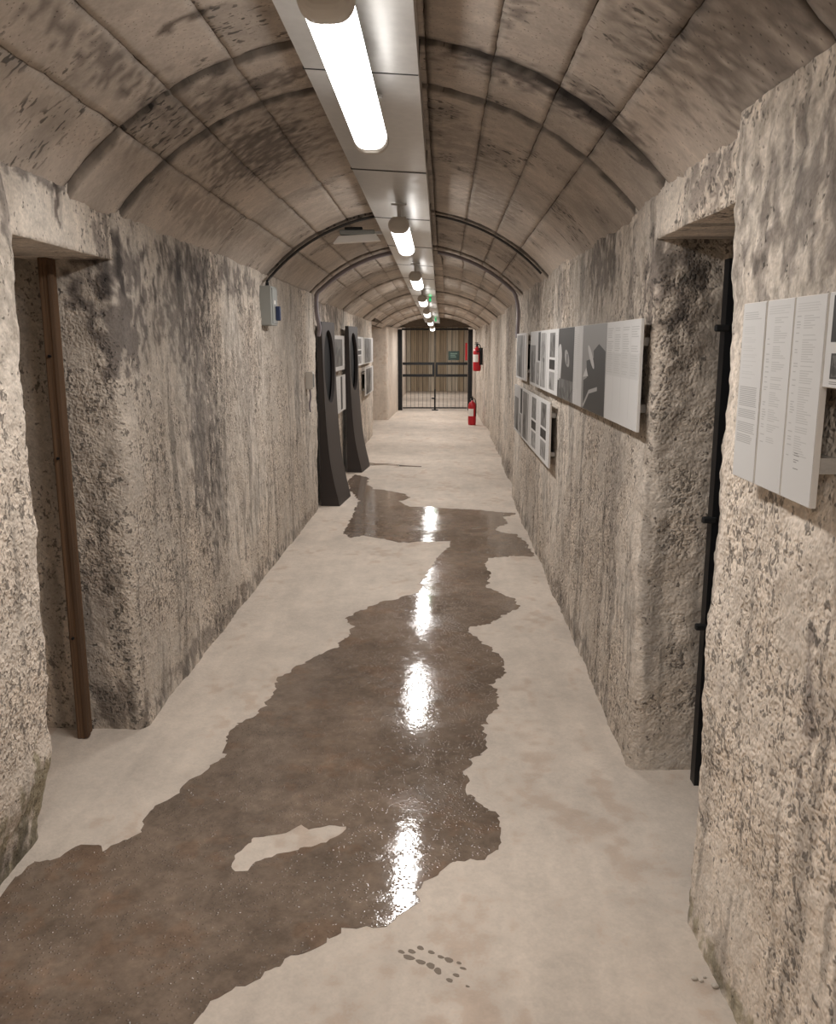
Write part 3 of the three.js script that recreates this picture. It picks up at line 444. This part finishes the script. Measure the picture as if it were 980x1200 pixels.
// ------------------------------------------------------------------ doorway fittings
{
  const t = thing('door_post', 'old brown wooden door post standing in the deep doorway', 'post', [-1.515, 0, -3.37]);
  const g = new RoundedBoxGeometry(.036, 1.97, .08, 2, .006).translate(0, .985, 0), p = g.attributes.position, uv = g.attributes.uv; for (let i = 0; i < p.count; i++) { const y = p.getY(i); p.setX(i, p.getX(i) * (1 + .1 * n3(y * 4, 1, 2)) + .006 * n3(y * 3, 5, 1)); uv.setXY(i, p.getX(i) * 4 + p.getZ(i) * 4, y * .5); } g.computeVertexNormals();
  mesh('post', g, M.post, t); mesh('rebate_strip', box(.014, 1.93, .03, .024, .975, .03), M.post, t); for (const y of [.45, 1.2, 1.6]) mesh('nail', cyl(.006, .006, .008, 8).rotateX(Math.PI / 2).translate(0, y, .044), M.blackSteel, t);
}
{
  const t = thing('steel_door', 'black steel door and frame set back in the recess of the pitted wall', 'door', [1.0, 0, -3.04]);
  mesh('frame_post', join([box(.03, 1.93, .012, -.012, .965, .03), box(.008, 1.93, .05, -.024, .965, .01)]), M.blackSteel, t);
  mesh('hinge_tube', cyl(.02, .02, 1.9, 14, .028, .95, .025), M.blackSteel, t);
  mesh('door_leaf', rbox(.04, 1.94, .66, .004, .075, .975, .36), M.blackSteel, t);
  mesh('leaf_stiffener', box(.02, .05, .6, .05, 1.1, .36), M.black, t);
  for (const y of [.62, 1.02, 1.69]) mesh('latch_lug', rbox(.05, .024, .022, .006, -.036, y + .01, .03), M.black, t);
}

// ------------------------------------------------------------------ gate at the end
{
  const z = -21.45, t = thing('barred_gate', 'black double leaf gate with thin upright bars and paired middle rails', 'gate', [0, 0, z]);
  for (const x of [-.995, .745]) mesh('gate_post', rbox(.11, 1.98, .1, .006, x, .99, 0), M.black, t);
  mesh('top_rail', rbox(1.64, .05, .05, .006, -.125, 1.985, 0), M.black, t);
  for (const [a, b, dir] of [[-.93, -.132, 1], [-.118, .68, -1]]) {
    const e = dir > 0 ? b : a, leaf = mesh('gate_leaf', join([box(b - a, .065, .04, (a + b) / 2, 1.15, 0), box(b - a, .065, .04, (a + b) / 2, .86, 0), box(.014, 1.92, .03, e - dir * .007, .98, 0), box(.06, .35, .042, e - dir * .03, 1.005, 0), box(b - a, .03, .03, (a + b) / 2, .06, 0)]), M.black, t);
    for (let k = 1; k < 8; k++) mesh('bar', cyl(.0042, .0042, 1.9, 6, lerp(a, b, k / 8), 1.0, 0), M.blackSteel, leaf);
  }
  mesh('drop_bolt', join([cyl(.012, .012, .5, 8, -.125, .27, .035), rbox(.1, .035, .03, .008, -.16, .3, .05), box(.16, .02, .1, -.12, .01, .04)]), M.blackSteel, t);
}
{
  const s = thing('wall_sign', 'small dark green sign hung on the bars of the gate', 'sign', [.335, 1.345, -21.435]);
  mesh('plate', rbox(.27, .22, .012, .003), std({ color: 0x24352f, roughness: .5 }), s);
  mesh('marking', join([box(.16, .016, .002, 0, .05, .007), box(.12, .016, .002, -.02, .01, .007), box(.14, .016, .002, -.01, -.03, .007)]), std({ color: 0x6d8378, roughness: .6 }), s);
  const r = thing('wall_sign', 'narrow upright red sign on the gate beside its post', 'sign', [.645, 1.44, -21.435]);
  mesh('plate', rbox(.05, .42, .012, .003), M.red, r);
}

// ------------------------------------------------------------------ fire extinguishers
function extinguisher(pos, label, turn, hung) {
  const t = thing('fire_extinguisher', label, 'extinguisher', pos, 'red fire extinguishers near the gate'); t.rotation.y = turn;
  const prof = [[0, 0], [.07, 0], [.08, .012], [.082, .05], [.082, .38], [.076, .425], [.05, .465], [.026, .478], [.026, .5], [0, .5]].map((p) => new THREE.Vector2(...p));
  mesh('cylinder', new THREE.LatheGeometry(prof, 28), M.red, t);
  const lab = new THREE.CylinderGeometry(.0832, .0832, .15, 14, 1, true, -.8, 1.6).translate(0, .26, 0); mesh('label_sticker', lab, M.white, t);
  const v = mesh('valve', join([cyl(.02, .024, .04, 14, 0, .52, 0), rbox(.03, .03, .05, .006, 0, .55, 0)]), M.blackSteel, t);
  mesh('handle', join([box(.02, .012, .12, 0, .575, .03), box(.02, .01, .1, 0, .545, .05)]), M.black, v); mesh('gauge', cyl(.014, .014, .012, 12).rotateZ(Math.PI / 2).translate(-.026, .53, 0), M.white, v);
  mesh('hose', tube([[.02, .54, .01], [.07, .54, .03], [.1, .45, .03], [.095, .3, .02], [.09, .18, .01]], .009, 20, 6), M.black, t);
  if (hung) mesh('wall_bracket', join([box(.06, .35, .07, .085, .3, 0), box(.06, .02, .16, .06, .4, 0)]), M.blackSteel, t);
}
extinguisher([.66, 0, -17.55], 'red fire extinguisher with a pale label standing on the floor by the gate', -.5, false);
extinguisher([.765, 1.08, -18.0], 'red fire extinguisher hung on the wall above the standing one', -.5, true);

// ------------------------------------------------------------------ boxes, cables, small lamps
{
  const b = thing('junction_box', 'grey electrical box high on the stained wall with a dark blue handle', 'box', [-1.215, 1.77, -6.15]);
  mesh('housing', rbox(.09, .27, .2, .008, 0, .135, 0), M.boxGrey, b); mesh('lid', rbox(.008, .24, .17, .003, .048, .135, 0), M.boxGrey, b);
  mesh('handle', rbox(.035, .1, .035, .008, .068, .085, -.02), M.blue, b); mesh('label_sticker', box(.003, .025, .04, .053, .16, .02), M.white, b); mesh('cable_gland', cyl(.012, .014, .03, 10, 0, .283, 0), M.black, b);
  const s = thing('socket_box', 'small grey surface socket box beside the first curved stand', 'box', [-1.205, 1.22, -7.95]);
  mesh('housing', rbox(.07, .16, .09, .008, 0, .09, 0), M.greyPlastic, s); mesh('cover', rbox(.008, .12, .07, .003, .037, .09, 0), M.boxGrey, s); mesh('conduit', tube([[0, .01, 0], [.005, -.06, 0], [-.005, -.14, .01], [.0, -.2, 0]], .009, 12, 6), M.cableGrey, s);
}
function archCable(d, s0, s1, r, mat, label, tailL, tailR, group) {
  const pts = []; if (tailL) for (const p of tailL) pts.push(p); for (let i = 0; i <= 18; i++) pts.push(vaultPoint(lerp(s0, s1, i / 18), d, -r - .005)); if (tailR) for (const p of tailR) pts.push(p);
  const m = mesh(numbered('cable'), tube(pts, r, 80, 6), mat, scene); m.userData = { label, category: 'cable' }; if (group) m.userData.group = group;
}
archCable(6.33, -.985, -.21, .010, M.cable, 'thin black cable curving along the vault from duct to grey electrical box', [[-1.215, 2.075, -6.15], [-1.22, 2.1, -6.25]]);
archCable(6.33, .21, .97, .009, M.cable, 'thin black cable curving down the vault above the row of boards');
archCable(8.38, -.96, -.21, .020, M.cableGrey, 'thick grey cable looping down the arch beside the first curved stand', [[-1.19, 1.72, -8.5], [-1.175, 1.8, -8.46], [-1.19, 1.95, -8.4]]);
archCable(8.38, .21, .95, .018, M.cableGrey, 'thick grey cable following the arch down to the pilaster past the boards', null, [[.745, 1.98, -8.42], [.745, 1.7, -8.45]]);
{
  const e = thing('emergency_lamp', 'unlit white wedge shaped emergency lamp fixed under the vault beside the duct', 'lamp', [-.62, 2.375, -6.62]);
  const s = new THREE.Shape([[-.17, 0], [.17, .02], [.14, .06], [-.13, .045]].map((p) => new THREE.Vector2(...p)));
  mesh('diffuser', new THREE.ExtrudeGeometry(s, { depth: .08, bevelEnabled: true, bevelSize: .004, bevelThickness: .004, bevelSegments: 2 }), M.white, e);
  mesh('housing', rbox(.26, .035, .09, .008, .005, .075, .04), M.boxGrey, e); mesh('clip', rbox(.13, .018, .05, .004, -.02, .1, .08), M.black, e); mesh('bracket', join([box(.07, .02, .03, .155, .075, .04)]), M.zinc, e);
  for (const [d, dx, label] of [[13.1, .09, 'small glowing green exit sign under the duct'], [19.2, .14, 'tiny glowing green exit sign under the duct close to the gate']]) {
    const g = thing('exit_sign', label, 'sign', [-.243 + dx, ductY(d), -d]);
    mesh('housing', rbox(.04, .07, .1, .006, 0, -.045, 0), M.boxGrey, g); mesh('lit_sign_face', box(.03, .05, .003, 0, -.045, .052), M.green, g);
    const L = new THREE.PointLight(0x3fdc90, .01, 0); L.position.set(0, -.05, .08); g.add(L);
  }
}
scene.traverse((o) => { if (o.isMesh) { o.castShadow = true; o.receiveShadow = true; } if (o.isPointLight) o.castShadow = true; });
renderer.render(scene, camera);
